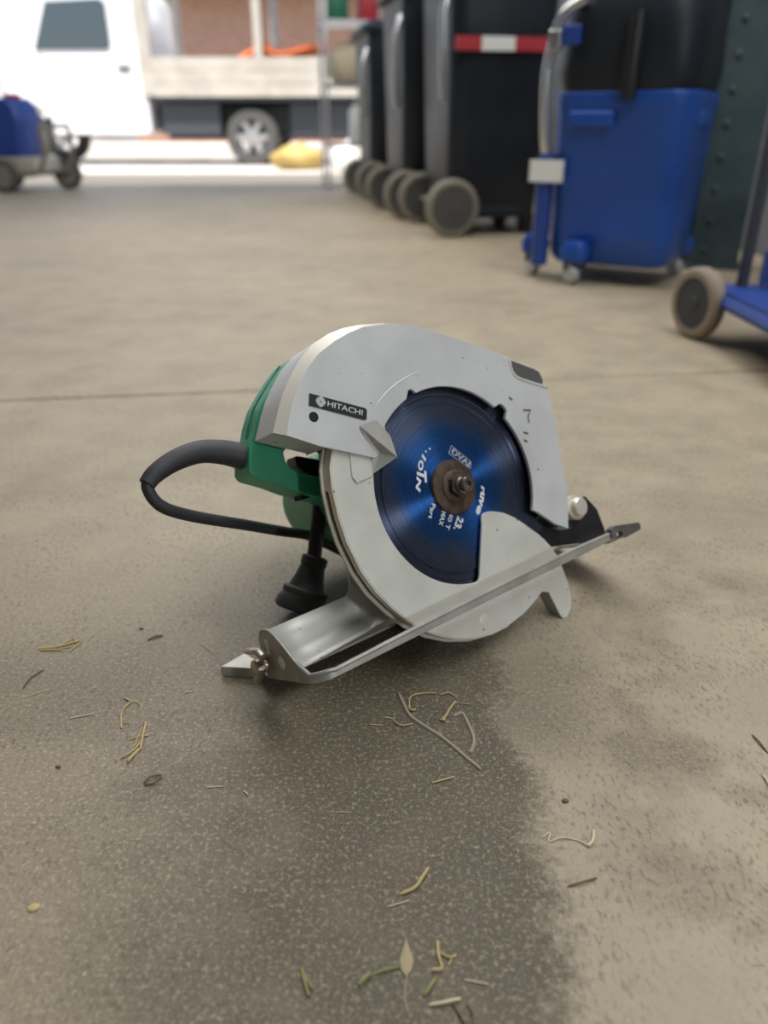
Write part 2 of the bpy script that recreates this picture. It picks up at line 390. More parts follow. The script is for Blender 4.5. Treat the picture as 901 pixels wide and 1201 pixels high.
# pocket corner rounded
i = faceF.index((.107, .0995)); faceF2 = faceF[:i + 1] + mm([(105.5, 92), (106, 86), (109, 81.5), (115, 77.5)]) + faceF[i + 2:]
bm = BM(); plate(bm, faceF2 + tailF + arc + endF, .010, .0065)
innr = [pol(.1345, a) for a in range(-33, 152, 4)]
ring = outerB + innr + mm([(-117, 67)])
plate(bm, ring, .003, -.032)
band_a = [bm.verts.new((u, -.0100, v)) for u, v in faceF]; band_b = [bm.verts.new((u, -.003, v)) for u, v in outerB]
ug = sobj('upper_guard', bm, 'guard', bevel=.0007)
bm = BM()                                                  # worn chamfer that runs round the face
fa = faceF[:14]; fb = outerB[:14]
loft(bm, [[Vector((u, -.0098, v)) for u, v in fa], [Vector((u, -.0028, v)) for u, v in fb]], closed=False)
loft(bm, [[Vector((u, -.0098, v)) for u, v in faceF[15:]], [Vector((u, -.0028, v)) for u, v in outerB[15:]]], closed=False)
a0, b0 = fa[0], fb[0]
bm.faces.new([bm.verts.new(p) for p in ((a0[0], -.0098, a0[1]), (b0[0], -.0028, b0[1]), (b0[0], .0, b0[1]), (-.117, 0, .067), (-.117, -.0098, .0637))])
sobj('guard_chamfer', bm, 'worn_edge', ug, smooth=50)
bm = BM()                                                  # chip chute mouth at the upper right corner
ch = mm([(109.5, 97.5), (108.5, 91), (109.5, 86.5), (113, 82), (118, 78.8), (148, 66), (150, 72), (148.5, 80.5), (143, 84.5), (114, 99)])
plate(bm, ch, .0042, .0025)
sobj('chute_mouth', bm, 'shade_metal', ug)
bm = BM(); tube(bm, [Vector((u, -.0098, v)) for u, v in mm([(107, 99.5), (105.5, 92), (106, 86), (109, 81.5), (115, 77.5), (131, 70.3), (147.5, 63)])], .0014, 8)
sobj('chute_rim', bm, 'guard', ug)
bm = BM(); u, v = Q(368, 489, .010); lathe(bm, (u, -.0099, v), NAX, [(.0043, 0), (.0043, .0003)], 24); sobj('hole', bm, 'dark', ug)
bm = BM()                                                  # raised seam beside the blade opening
tube(bm, [Vector((*[0] * 0, *(pol(.1075, a)[0], -.0099, pol(.1075, a)[1]))) for a in range(92, 128, 3)], [.0002] + [.0006] * 10 + [.0002], 6)
sobj('pressed_seam', bm, 'guard', ug)
for pts in ([(614, 481), (622, 481), (619.5, 488), (620.5, 496)], [(614, 507), (619.5, 508.5)], [(614.5, 516), (618.5, 518)], [(597, 466), (601, 469)]):
    bm = BM(); tube(bm, [Q3(x, y, .0101) for x, y in pts], .0009, 5, flat=1); sobj('paint_chip', bm, 'shade_metal', ug)
bm = BM(); plate(bm, [pol(.1335, a) for a in range(-44, 150, 4)], -.027, -.030); sobj('guard_back_wall', bm, 'shade_metal', ug)

# badge with its lettering
bp = mm([(-121.5, 111), (-73.5, 88.2), (-72.4, 86.5), (-75.5, 79), (-78, 78.7), (-125.5, 101.5)])
bm = BM(); plate(bm, bp, .0107, .0099); badge = sobj('name_badge', bm, 'badge', bevel=.0003)
def text_mesh(s, bold=0.0, shear=0.0, stroke=0.0):
    cu = bpy.data.curves.new('t', 'FONT'); cu.body = s; cu.align_x = 'CENTER'; cu.align_y = 'CENTER'; cu.size = 1.0; cu.offset = bold; cu.shear = shear; cu.resolution_u = 3
    if stroke: cu.fill_mode = 'NONE'; cu.bevel_depth = stroke; cu.bevel_resolution = 0
    else: cu.extrude = .02
    t = bpy.data.objects.new('t', cu); scene.collection.objects.link(t); bpy.context.view_layer.update()
    me = bpy.data.meshes.new_from_object(t.evaluated_get(bpy.context.evaluated_depsgraph_get()))
    bpy.data.objects.remove(t); bpy.data.curves.remove(cu); return me
def lettering(name, s, uv, ang, width, height, o, parent, m='ink', **k):
    me = text_mesh(s, **k); bm = BM(); bm.from_mesh(me); bpy.data.meshes.remove(me)
    xs = [v.co.x for v in bm.verts]; ys = [v.co.y for v in bm.verts]
    x0, x1, y0, y1 = min(xs), max(xs), min(ys), max(ys); ca, sa = math.cos(ang), math.sin(ang)
    for v in bm.verts:
        tx = ((v.co.x - x0) / (x1 - x0) - .5) * width; ty = ((v.co.y - y0) / (y1 - y0) - .5) * height; tz = max(-.5, min(.5, v.co.z / .02 * .5)) * .0004
        v.co = Vector((uv[0] + tx * ca - ty * sa, -(o + tz), uv[1] + tx * sa + ty * ca))
    return sobj(name, bm, m, parent, smooth=0)
def lettering_px(name, s, pa, pb, hmm, o, parent, **k):
    a, b = Q(*pa, o), Q(*pb, o); d = (b[0] - a[0], b[1] - a[1])
    return lettering(name, s, ((a[0] + b[0]) / 2, (a[1] + b[1]) / 2), math.atan2(d[1], d[0]), math.hypot(*d), hmm, o, parent, **k)
ba = math.atan2(88 - 111, -73 + 121)
bc = Vector((-98.9, 95)) / 1000; bd = Vector((math.cos(ba), math.sin(ba))); bu = Vector((-bd.y, bd.x))
p = bc + bd * .0065; lettering('lettering', 'HITACHI', p, ba, .0335, .0046, .0108, badge, m='inkgrey', bold=.012)
p = bc - bd * .0165; bm = BM()
for r0, r1 in ((.0041, .0034), (.0016, .0008)):
    plate(bm, [(p.x + r0 * math.cos(q), p.y + r0 * math.sin(q)) for q in [i * math.pi / 12 for i in range(24)]], .01085, .0106, [[(p.x + r1 * math.cos(q), p.y + r1 * math.sin(q)) for q in [i * math.pi / 12 for i in range(24)]]])
for k in range(4):
    q = bd * math.cos(k * math.pi / 2) + bu * math.sin(k * math.pi / 2); s_ = Vector((-q.y, q.x))
    plate(bm, [tuple(p + q * a + s_ * b) for a, b in ((.0013, -.0006), (.0044, -.0012), (.0044, .0012), (.0013, .0006))], .01088, .0106)
    q2 = (q + s_).normalized(); s2 = Vector((-q2.y, q2.x))
    plate(bm, [tuple(p + q2 * a + s2 * b) for a, b in ((.0018, -.0007), (.0031, -.0010), (.0031, .0010), (.0018, .0007))], .01086, .0106)
sobj('emblem', bm, 'inkgrey', badge, smooth=0)

# blade with 40 teeth, its flange and nut, its print
bm = BM(); T = 40; outl = []
for k in range(T):
    a = 360 / T * k
    for da, r in ((0, .1165), (1.2, .1168), (2.0, .1075), (4.2, .1065), (6.5, .1110), (8.2, .1155)): outl.append(pol(r, a + da))
plate(bm, outl, .0004, -.0012, [[pol(.095, a) for a in range(0, 360, 5)]])
lathe(bm, (0, 0, 0), NAX, [(.0955, -.0012), (.0955, .0004), (.0868, .0005), (.0862, .0001), (.0852, .0001), (.0846, .0006), (.0795, .0006), (.079, .0002), (.0782, .0002), (.0776, .0012), (.010, .0012), (.010, -.0012)], 120)
blade = sobj('blade', bm, 'blade', smooth=30)
bm = BM(); lathe(bm, (0, 0, 0), NAX, [(.0252, .0010), (.0255, .0022), (.0245, .0040), (.020, .0047), (.0155, .0047), (.0145, .0062), (.0135, .0066), (.0, .0066)], 48)
fl = sobj('clamp_flange', bm, 'rust')
bm = BM(); hx = [(.0105 * math.cos(R(60 * k + 12)), .0105 * math.sin(R(60 * k + 12))) for k in range(6)]
plate(bm, hx, .013, .006); nut = sobj('hex_nut', bm, 'rust', bevel=.0008)
bm = BM(); lathe(bm, (0, 0, 0), NAX, [(.0072, .0125), (.0076, .014), (.0076, .0155), (.0068, .0165), (.0064, .0168), (.0064, .0225), (.0055, .0235), (.0032, .0235), (.0030, .021), (.0, .021)], 28)
sobj('spindle_tip', bm, 'bolt', nut)
O = .0014
lettering_px('print', 'Part', (508.8, 591), (504.6, 608.5), .0046, O, blade, bold=.01)
lettering_px('print', 'MAX', (521, 600), (517, 616.5), .0050, O, blade, bold=.006)
lettering_px('print', '40 T', (530, 602), (524.5, 621), .0046, O, blade, bold=.01)
lettering_px('print', '23.', (540.5, 606.5), (535.5, 622), .0078, O, blade, bold=.03)
for s, pa, pb, h in (('I', (498.2, 533.6), (496.2, 540), .0052), ('O', (495.3, 540.5), (492, 551.5), .0058), ('T', (494.5, 551.5), (495.2, 566), .0105), ('N', (491.6, 559), (490.2, 577), .0052)):
    lettering_px('print', s, pa, pb, h, O, blade, bold=.045, shear=.25)
for x, y in ((499.6, 529.6), (504.2, 526.4)):
    bm = BM(); u, v = Q(x, y, O); lathe(bm, (u, -O, v), NAX, [(.0010, -.0002), (.0010, .0002)], 8); sobj('print', bm, 'ink', blade, smooth=0)
for s, pa, pb, h in (('r', (566.4, 570), (566.0, 578), .0038), ('u', (566.2, 577), (565.0, 586), .0050), ('v', (565.2, 585), (562.6, 594), .0052), ('e', (563.2, 593), (559.6, 603), .0050)):
    lettering_px('print', s, pa, pb, h, O, blade, bold=.05, shear=.2)
bm = BM(); fr = [Q3(x, y, O) for x, y in ((529.5, 522.5), (552.8, 541.5), (551.8, 549.5), (526.6, 532), (529.5, 522.5))]
for a, b in zip(fr[:-1], fr[1:]): tube(bm, [a, b], .00022, 5)
sobj('print_frame', bm, 'ink', blade, smooth=0)
lettering_px('print', 'DVAI', (530.5, 528.5), (551, 545), .0056, O, blade, stroke=.03)

# lower guard
RL = [(150, 129), (158, 130), (166, 128.5), (176, 127), (186, 127), (198, 128), (208, 129), (218, 130), (228, 132.5), (238, 134.5), (248, 136), (258, 137.5), (266, 138), (275, 138.6), (284, 139), (292, 139.2), (297.5, 139.6)]
outer = [pol(r / 1000, a) for a, r in RL]
hook = mm([(72.5, -127), (79, -153.5), (81, -156.5), (84, -157.6), (88, -157), (94, -153), (98.5, -147), (101, -137), (101.5, -127), (99.5, -108), (97, -96), (93, -87.5), (88, -79), (81.5, -70.5), (74, -63), (66, -54.5), (57, -46), (46, -38.5), (35, -34), (29, -32.2), (24, -32), (20, -33), (17.5, -36.5), (16.2, -41)])
cov = mm([(-4, -84), (-6.5, -87.3), (-10, -88.2)])
inner = [pol(.0885, a) for a in range(258, 146, -4)]
bm = BM(); plate(bm, outer + hook + cov + inner, .006, .0035)
lg = sobj('lower_guard', bm, 'guard2', bevel=.0006)
bm = BM()                                                  # turned rim behind the face, with the slot
rim = [(a, r) for a, r in RL if a < 284]
def wallstrip(r_out, r_in, o0, o1, rr=rim):
    plate(bm, [pol((r + r_out) / 1000, a) for a, r in rr] + [pol((r - r_in) / 1000, a) for a, r in rr[::-1]], o0, o1)
wallstrip(1.0, 4, .0055, -.0015); wallstrip(3.4, 3, -.0062, -.0090)
wallstrip(1.0, 4, -.0015, -.0062, rim[:3])
sobj('guard_rim', bm, 'worn_edge', lg, smooth=40, bevel=.0004)
bm = BM(); wallstrip(-.6, 4, -.0015, -.0062, rim[2:]); sobj('rim_slot', bm, 'slot', lg)
bm = BM()                                                  # lip folded back along the lever
plate(bm, mm([(71, -121), (72.5, -127), (79, -153.5), (82, -156.5), (84, -156), (75, -126), (73.5, -120.5)]), .0050, -.0085)
sobj('lever_lip', bm, 'steel', lg, bevel=.0004)
bm = BM(); emb = mm([(-98.5, 60), (-104.5, 36), (-101.5, 30.5), (-84, 32), (-80, 45), (-90, 60)]); plate(bm, emb, .0074, .0058)
sobj('pressed_boss', bm, 'guard2', lg, bevel=.0012)
bm = BM(); u, v = Q(568, 727, .006); lathe(bm, (u, -.006, v), NAX, [(.0052, 0), (.0048, .0002), (.0, .00025)], 16); sobj('worn_spot', bm, 'worn_edge', lg)
bm = BM()                                                  # folded pointer beside the opening
V = [bm.verts.new((u / 1000, -o / 1000, v / 1000)) for u, v, o in ((-85, 75, 11.5), (-66, 76, 12), (-58, 60, 12), (-64, 41, 21), (-73, 49, 11), (-85, 33, 7), (-62, 45, 8), (-70, 70, 9), (-80, 50, 8))]
for f in ((0, 1, 2, 3), (0, 3, 4), (4, 3, 5), (3, 2, 6), (3, 6, 5), (1, 2, 7), (0, 4, 8), (4, 5, 8)): bm.faces.new([V[k] for k in f])
sobj('pointer', bm, 'steel', bevel=.0005)

# base plate: outer bar, upturned front lip, side web, sole
path = [((u / 1000, .030), (v0 / 1000, v1 / 1000)) for u, v0, v1 in ((152, -94, -101), (100, -92.6, -101.6), (30, -93, -101.6), (-60, -94, -102), (-130, -95.5, -102.6), (-184, -97, -103.2))]
for a in (20, 40, 60, 80):
    path.append(((-.184 - .016 * math.sin(R(a)), .014 + .016 * math.cos(R(a))), (-.0962, -.1034)))
for o, v in ((12, -93), (3, -89), (-4, -82), (-15, -71.5), (-24, -64), (-30, -61), (-38, -60), (-45, -61), (-50, -64), (-53.5, -69), (-56, -78), (-58, -92), (-59.5, -101)):
    path.append(((-.200, o / 1000), (v / 1000, -.104)))
bm = BM()
for th in (0,):
    A = []; k = len(path)
    for i, ((u, o), (v0, v1)) in enumerate(path):
        (ua, oa), (ub, ob) = path[max(i - 1, 0)][0], path[min(i + 1, k - 1)][0]
        d = Vector((ub - ua, ob - oa)).normalized(); nn = Vector((-d.y, d.x)) * .0011   # towards the inside
        A.append([Vector((u + s * nn.x, -(o + s * nn.y), z)) for s, z in ((-1, v1), (-1, v0), (1, v0), (1, v1))])
    loft(bm, A)
bp_ = sobj('base_plate', bm, 'steel', bevel=.0006)
bm = BM(); tube(bm, [Vector((u, -o, v0 - .0008)) for (u, o), (v0, v1) in path[:12]], .0019, 8)
sobj('edge_bar', bm, 'steel', bp_)
bm = BM()                                                  # web behind the blade that stands up from the sole
web = []
for u, vt, vb in ((-196, -63.5, -104), (-160, -63.5, -102), (-125, -63.5, -99), (-113, -63.3, -98), (-108, -60, -97.5), (-105.5, -54, -97), (-103, -42, -97), (-100, 0, -96), (-60, 0, -96)):
    web.append([Vector((u / 1000, .0495 - (.014 if t > .999 else .0095 if t > .9 else .004 if t > .78 else .001 if t > .6 else 0), (vt + (vb - vt) * t) / 1000)) for t in (0, .35, .62, .8, .92, 1.0)])
loft(bm, web, cap=False, closed=False)
web_o = sobj('side_web', bm, 'guard2', bp_, smooth=60); s = web_o.modifiers.new('sheet', 'SOLIDIFY'); s.thickness = .002
bm = BM(); box(bm, -.199, .190, .040, .094, -.1040, -.1020); box(bm, .15, .192, -.028, .045, -.1040, -.1020)
sobj('sole', bm, 'steel', bp_)
bm = BM(); plate(bm, mm([(151, -90), (158, -88.5), (194, -95.5), (197, -98.5), (195.5, -103.5), (170, -104.5), (160, -102), (150, -99)]), .0335, .0270, [mm([(157, -97), (161, -95), (167, -97), (167, -101), (160, -101)])])
sobj('rear_tab', bm, 'steel_dark', bp_, bevel=.0006)
bm = BM(); lathe(bm, (-.2012, .0217, -.0879), (-1, 0, 0), [(.0056, 0), (.0056, .0006), (.0045, .0010), (.0034, .0004), (.0033, .0001), (0, .0001)], 20); sobj('eyelet', bm, 'zinc', bp_)
bm = BM(); tube(bm, [(-.2013, .039, -.0680), (-.2013, .042, -.0815)], .0032, 10, flat=.15); sobj('guide_slot', bm, 'ink', bp_)
# short end of the rip guide on the floor and its wing nut
bm = BM(); tp = [G(258.5, 782, .0112), G(287, 765.5, .0112), G(303, 776, .0112), G(303, 784, .0112)]
lowp = [Vector((p.x, p.y, .0008)) for p in tp]
loft(bm, [[L3(p) for p in lowp], [L3(p) for p in tp]])
sobj('rip_guide', bm, 'steel', bevel=.0006)
bm = BM(); Pn = Vector((-.2010, .0560, -.0905)); ax = Vector((-1, 0, 0))
lathe(bm, Pn, ax, [(.0072, 0), (.0072, .003), (.0062, .0045), (.0068, .0055), (.0066, .010), (.0045, .0115), (.0, .0115)], 24)
wn_ = sobj('wing_nut', bm, 'brassy')
for pts, rr in (([(309, 770), (304, 764.5), (297, 763), (291, 763)], [.0045, .0048, .0050, .0046]), ([(308, 783), (305, 790), (303, 797), (303.5, 801)], [.0038, .0052, .0056, .0030])):
    bm = BM(); tube(bm, [L3(G(x, y, .030 if y < 775 else .018) if False else CAM + ray(x, y) * ((C + e1 * -.209 - CAM).dot(e1) / ray(x, y).dot(e1))) for x, y in pts], rr, 12, flat=.55); sobj('wing', bm, 'brassy', wn_)

# black pivot bracket and its bright bolt
bm = BM(); plate(bm, mm([(84, -50), (98, -66), (119, -75), (138, -81), (143, -76), (146, -66), (160, -56), (172, -56), (184, -74), (187, -102), (153, -101), (112, -92), (100, -84)]), -.004, -.016)
br_ = sobj('pivot_bracket', bm, 'black', bevel=.001)
bm = BM(); u, v = Q(681, 594, .010); lathe(bm, (u, .004, v), NAX, [(.0125, 0), (.0125, .006), (.0130, .0065), (.0130, .0090), (.0098, .0095), (.0096, .0145), (.0080, .016), (.0, .0164)], 32)
sobj('pivot_bolt', bm, 'zinc')

# green motor housing with its handle
g_out = mm([(-30, 148), (-60, 157), (-80, 156), (-98, 150), (-113, 139), (-126, 128), (-138, 117), (-147, 104), (-152, 95), (-158, 89), (-163, 79), (-167, 67), (-166, 62.5), (-163.5, 60), (-148, 51), (-132, 40), (-97, 20), (-60, 12), (-10, 40), (10, 90)])
g_hole = mm([(-131, 74), (-131.5, 66), (-129, 59.5), (-122, 53), (-112, 47.5), (-98, 43), (-85, 46), (-80, 66), (-92, 82), (-115, 84)])
bm = BM(); plate(bm, g_out, -.044, -.076, [g_hole])
hs = sobj('handle_housing', bm, 'green', bevel=.0042, bseg=3)
bm = BM(); tube(bm, [Vector((u, .0595, v)) for u, v in mm([(-97, 149.5), (-126, 127), (-138, 116), (-147.5, 103), (-153, 93)])], .0170, 4, flat=.12) if False else tube(bm, [Vector((u / 1000, .060, v / 1000)) for u, v in ((-100, 149.4), (-127, 127.6), (-139, 116.4), (-148, 102.8), (-153, 94))], .0009, 6)
sobj('shell_seam', bm, 'gcan', hs)
bm = BM(); plate(bm, mm([(-117, 69), (-96, 60), (-84, 52), (-92, 44), (-104, 47), (-113, 53), (-119, 60)]), -.050, -.070); sobj('trigger', bm, 'black', hs, bevel=.002)
bm = BM(); box(bm, -.122, -.085, .052, .068, .030, .037); sobj('grip_groove', bm, 'dark', hs)
bm = BM(); lathe(bm, (-.032, .034, .020), (0, 1, 0), [(.040, 0), (.050, .006), (.0505, .07), (.0515, .074), (.0515, .082), (.0495, .085), (.0495, .138), (.046, .147), (.036, .151), (.0, .151)], 48)
mo = sobj('motor_housing', bm, 'green')
bm = BM()
for k in range(22):
    a = R(140 + k * 9); cx_, cz_ = -.032 + .0503 * math.cos(a), .020 + .0503 * math.sin(a)
    tube(bm, [(cx_, .05, cz_), (cx_, .10, cz_)], .0016, 5)
sobj('vent_ribs', bm, 'black', mo)['kind'] = 'stuff'
bm = BM(); plate(bm, [pol(.085, a) for a in range(0, 360, 10)], -.0305, -.038); plate(bm, [(-.032 + .046 * math.cos(R(a)), .02 + .046 * math.sin(R(a))) for a in range(0, 360, 10)], -.036, -.046)
sobj('gear_case', bm, 'guard2', bevel=.002)

# depth lever with its black knob, standing on the floor behind the web
B0 = G(352, 716, .012) ; T0 = CAM + ray(377.5, 560) * ((C + n_ * -.098 - CAM).dot(n_) / ray(377.5, 560).dot(n_))
K1 = CAM + ray(369.5, 655) * ((C + n_ * -.115 - CAM).dot(n_) / ray(369.5, 655).dot(n_))
b0, k1, t0 = L3(B0), L3(K1), L3(T0); axk = (k1 - b0); lk = axk.length
bm = BM(); tube(bm, [k1 - axk * .1, k1.lerp(t0, .5), t0], .0072, 16); lev = sobj('depth_lever', bm, 'black')
bm = BM(); lathe(bm, b0, axk, [(.0, .0), (.0235, .0), (.0262, .003), (.0250, .010), (.0215, lk * .30), (.0222, lk * .33), (.0222, lk * .40), (.0175, lk * .44), (.0145, lk * .62), (.0120, lk * .84), (.0118, lk * .86), (.0128, lk * .88), (.0128, lk * 1.02), (.0090, lk * 1.05), (.0, lk * 1.05)], 36)
sobj('knob', bm, 'rubber', lev)

# cord: thick strain relief, thin cord that loops back under the motor
rl = [(-.160, .060, .080), (-.178, .060, .0885), (-.198, .060, .0935), (-.220, .060, .0915), (-.238, .060, .0855), (-.2475, .060, .0790)]
bm = BM(); tube(bm, spline(rl, 6), [.0115 - .0048 * q / 30 for q in range(31)], 16)
cd_ = sobj('strain_relief', bm, 'rubber')
bm = BM(); tube(bm, spline([(-.2445, .060, .0815), Q3(173, 571, -.060), Q3(179, 584, -.061), Q3(190, 594, -.063), Q3(208, 601, -.067), Q3(240, 608, -.078), Q3(290, 616, -.098), Q3(330, 623, -.118), Q3(362, 628, -.136), (-.055, .150, -.026), (-.020, .160, -.050), (.020, .168, -.0595), (.080, .172, -.0570)], 6), .0050, 12)
sobj('cord', bm, 'rubber', cd_)

# ------------------------------------------------------------------ loose straw and litter on the slab
def strand(name, px, width, m, label, cat, group=None, z=.0012, flat=.5):
    bm = BM(); w_ = width / 2; pts = [G(x, y) for x, y in px]
    P = spline([Vector((p.x, p.y, w_ * flat + .0002 + (z if 0 < i < len(pts) - 1 and len(pts) > 2 else 0))) for i, p in enumerate(pts)], 4) if len(pts) > 2 else [Vector((p.x, p.y, w_ * flat + .0003)) for p in pts]
    k = len(P); tube(bm, P, [w_ * (.55 if i in (0, k - 1) else 1) for i in range(k)], 6)
    o = obj(name, bm, M[m]); c = sum((v.co for v in o.data.vertices), Vector()) / len(o.data.vertices); c.z = 0
    o.data.transform(Matrix.Translation(-c)); o.location = c
    return tag(o, label, cat, group)
zl = lambda L, x0, y0, s: [(x0 + x / s, y0 + y / s) for x, y in L]
for L, w_, lab in (([(82, 843), (110, 838)], .0018, 'straight pale straw between the dark twig and the looped straw stems'),
                   ([(243, 924), (261, 923)], .0016, 'short pale straw beside a yellow straw crumb on the concrete'),
                   ([(455, 1064), (480, 1057)], .0014, 'short pale straw just under the curved golden stalk'),
                   ([(545, 1150), (573, 1155)], .0015, 'pale straight straw between the forked sprig and the looped twig'),
                   ([(235, 755), (252, 768)], .0014, 'short pale straw behind the short end of the rip guide'),
                   ([(394, 953), (412, 953)], .0010, 'hair-thin pale straw alone on the worn, shade-darkened concrete'),
                   ([(434, 850), (449, 851)], .0012, 'thin pale straw left of the bright chip by the dust streak'),
                   ([(453, 842), (463, 844)], .0016, 'bright whitish straw chip at the upper end of the dust streak'),
                   ([(880, 1132), (897, 1132)], .0009, 'hair-thin pale straw alone on the pale concrete skin'),
                   ([(286, 928), (291, 933)], .0022, 'tiny yellow straw crumb beside a short pale straw'),
                   ([(217, 813), (225, 812)], .0016, 'tiny pale straw chip between the looped stems and the wing nut'),
                   ([(98, 1146), (101, 1141)], .0020, 'tiny pale straw chip alone on the near concrete'),
                   ([(22, 820), (60, 809)], .0010, 'long thin grey straw lying under the thin dark twig')):
    strand('straw', L, w_, 'straw2', lab, 'straw')
strand('straw', [(507, 919), (533, 912)], .0024, 'straw', 'short flat golden straw piece lying beside the long pale dust streak', 'straw')
strand('straw', zl([(420, 140), (470, 120), (495, 85), (515, 50)], 320, 1000, 2.815), .0020, 'straw', 'curved golden straw stalk above the dried leaf, bent near its end', 'straw')
strand('straw', zl([(515, 505), (560, 502), (600, 492), (620, 485)], 320, 1000, 2.815), .0018, 'straw2', 'long pale straw with a thin brown twig lying across its end', 'straw')
strand('twig', zl([(595, 500), (620, 545), (640, 575), (662, 545), (640, 500)], 320, 1000, 2.815), .0012, 'twig', 'thin looped brown twig touching the end of a long pale straw', 'twig')
strand('straw', zl([(497, 475), (515, 455), (540, 415)], 320, 1000, 2.815), .0022, 'gstraw', 'short folded greenish straw between the leaf and the long pale straw', 'straw')
def cluster(name, label, cat, strands, m, parts='stalk'):
    e = None
    for px, w_ in strands:
        pts = [G(x, y) for x, y in px]
        if e is None: e = empty(name, (pts[0].x, pts[0].y, 0)); tag(e, label, cat)
        bm = BM(); hw = w_ / 2; P = [Vector((p.x, p.y, hw * .7 + .0003 + .0007 * (i % 2))) - e.location for i, p in enumerate(pts)]
        if len(P) > 2: P = spline(P, 4)
        tube(bm, P, hw, 6); obj(parts, bm, M[m], e)
    return e
cluster('straw_tuft', 'tuft of golden straw stalks fanned out on the concrete', 'straw', [(zl(L, 0, 720, 3.003), w_) for L, w_ in (([(135, 125), (200, 120), (285, 95)], .0017), ([(140, 130), (220, 130)], .0014), ([(205, 115), (262, 90)], .0014), ([(245, 135), (290, 98)], .0013), ([(210, 125), (262, 118)], .0011), ([(255, 80), (270, 105)], .0010))], 'straw')
cluster('straw_tuft', 'tangled upright-looking sprig of brown and golden straw with crossing stalks', 'straw', [(zl(L, 0, 720, 3.003), w_) for L, w_ in (([(515, 385), (505, 430), (495, 480)], .0018), ([(455, 445), (490, 435), (525, 430)], .0010), ([(500, 450), (470, 485), (425, 510)], .0012), ([(490, 480), (450, 525)], .0022), ([(500, 400), (475, 470)], .0009))], 'straw')
cluster('straw_tuft', 'thin looped straw stems curling over the concrete above the brown sprig', 'straw', [(zl(L, 0, 720, 3.003), w_) for L, w_ in (([(428, 405), (430, 350), (460, 312)], .0014), ([(428, 385), (455, 388)], .0008), ([(460, 312), (490, 318), (502, 360), (500, 395)], .0006), ([(440, 298), (460, 312)], .0012))], 'straw')
cluster('straw_tuft', 'green and yellow grass stalks pressed together on the dark concrete', 'straw', [(zl(L, 320, 1000, 2.815), w_) for L, w_ in (([(95, 385), (105, 430), (118, 475)], .0020), ([(100, 400), (130, 455)], .0016))], 'gstraw')
cluster('straw_tuft', 'forked straw sprig between the dried leaf and the pale straight straw', 'straw', [(zl(L, 320, 1000, 2.815), w_) for L, w_ in (([(543, 295), (548, 350), (558, 385), (525, 392)], .0018), ([(548, 330), (585, 350), (605, 340)], .0012), ([(580, 375), (590, 355)], .0010))], 'straw')
cluster('straw_tuft', 'bent straw stems arching over the concrete at the top of the dust streak', 'straw', [(zl(L, 420, 780, 4.505), w_) for L, w_ in (([(272, 240), (278, 175), (345, 152), (410, 155)], .0012), ([(435, 160), (480, 152), (520, 175)], .0011), ([(190, 300), (230, 325), (290, 312)], .0012), ([(265, 225), (285, 245), (305, 238)], .0016))], 'straw')
cluster('straw_tuft', 'golden straw stalk with a knotted foot beside the dust streak', 'straw', [(zl(L, 420, 780, 4.505), w_) for L, w_ in (([(435, 295), (460, 280), (485, 235), (515, 200)], .0018), ([(515, 200), (590, 212)], .0008), ([(450, 300), (455, 285)], .0026))], 'straw')
cluster('straw_tuft', 'pale bent straw with a yellow hooked tip at the edge of the worn, shaded patch', 'straw', [(zl(L, 600, 900, 2.993), w_) for L, w_ in (([(110, 248), (135, 232), (132, 262), (175, 250), (230, 258), (268, 280)], .0009), ([(268, 280), (285, 262), (288, 225)], .0022))], 'straw2')
cluster('grass_clippings', 'bright green grass clipping with a dark stem beside the dried leaf', 'grass', [(zl(L, 320, 1000, 2.815), w_) for L, w_ in (([(285, 440), (300, 425), (322, 402)], .0026), ([(330, 405), (370, 392), (425, 378)], .0011))], 'gstraw')
strand('twig', zl([(80, 265), (110, 230), (155, 198)], 0, 720, 3.003), .0014, 'twig', 'thin dark twig below the fanned straw tuft', 'twig')
strand('twig', zl([(195, 420), (250, 408), (300, 390)], 600, 900, 2.993), .0014, 'twig', 'straight dark twig on the pale skin beside the worn, shaded patch', 'twig')
strand('twig', zl([(520, 95), (550, 85), (575, 78)], 0, 720, 3.003), .0018, 'twig', 'short dark twig behind the looped straw stems', 'twig')
strand('twig', zl([(505, 600), (530, 580), (570, 575), (545, 600), (508, 605)], 0, 720, 3.003), .0014, 'twig', 'small curled dark twig in front of the brown straw sprig', 'twig')
strand('twig', [(882, 862), (890, 872), (901, 884)], .0014, 'twig', 'thin dark twig at the pale side of the floor', 'twig')
strand('straw', [(895, 910), (899, 917), (904, 926)], .0018, 'straw2', 'bent pale straw beside the thin dark twig on the pale concrete', 'straw')
strand('dust_streak', zl([(215, 150), (240, 205), (275, 270), (350, 325), (430, 375), (500, 430), (570, 490), (650, 555)], 420, 780, 4.505), .0034, 'fibre', 'long pale dusty fibre lying on the concrete in front of the saw', 'fibre', flat=.08, z=0)
strand('dust_streak', zl([(505, 272), (550, 258), (585, 320), (612, 390), (605, 440), (590, 465)], 420, 780, 4.505), .0032, 'fibre', 'short curved dusty fibre beside the long one', 'fibre', flat=.08, z=0)
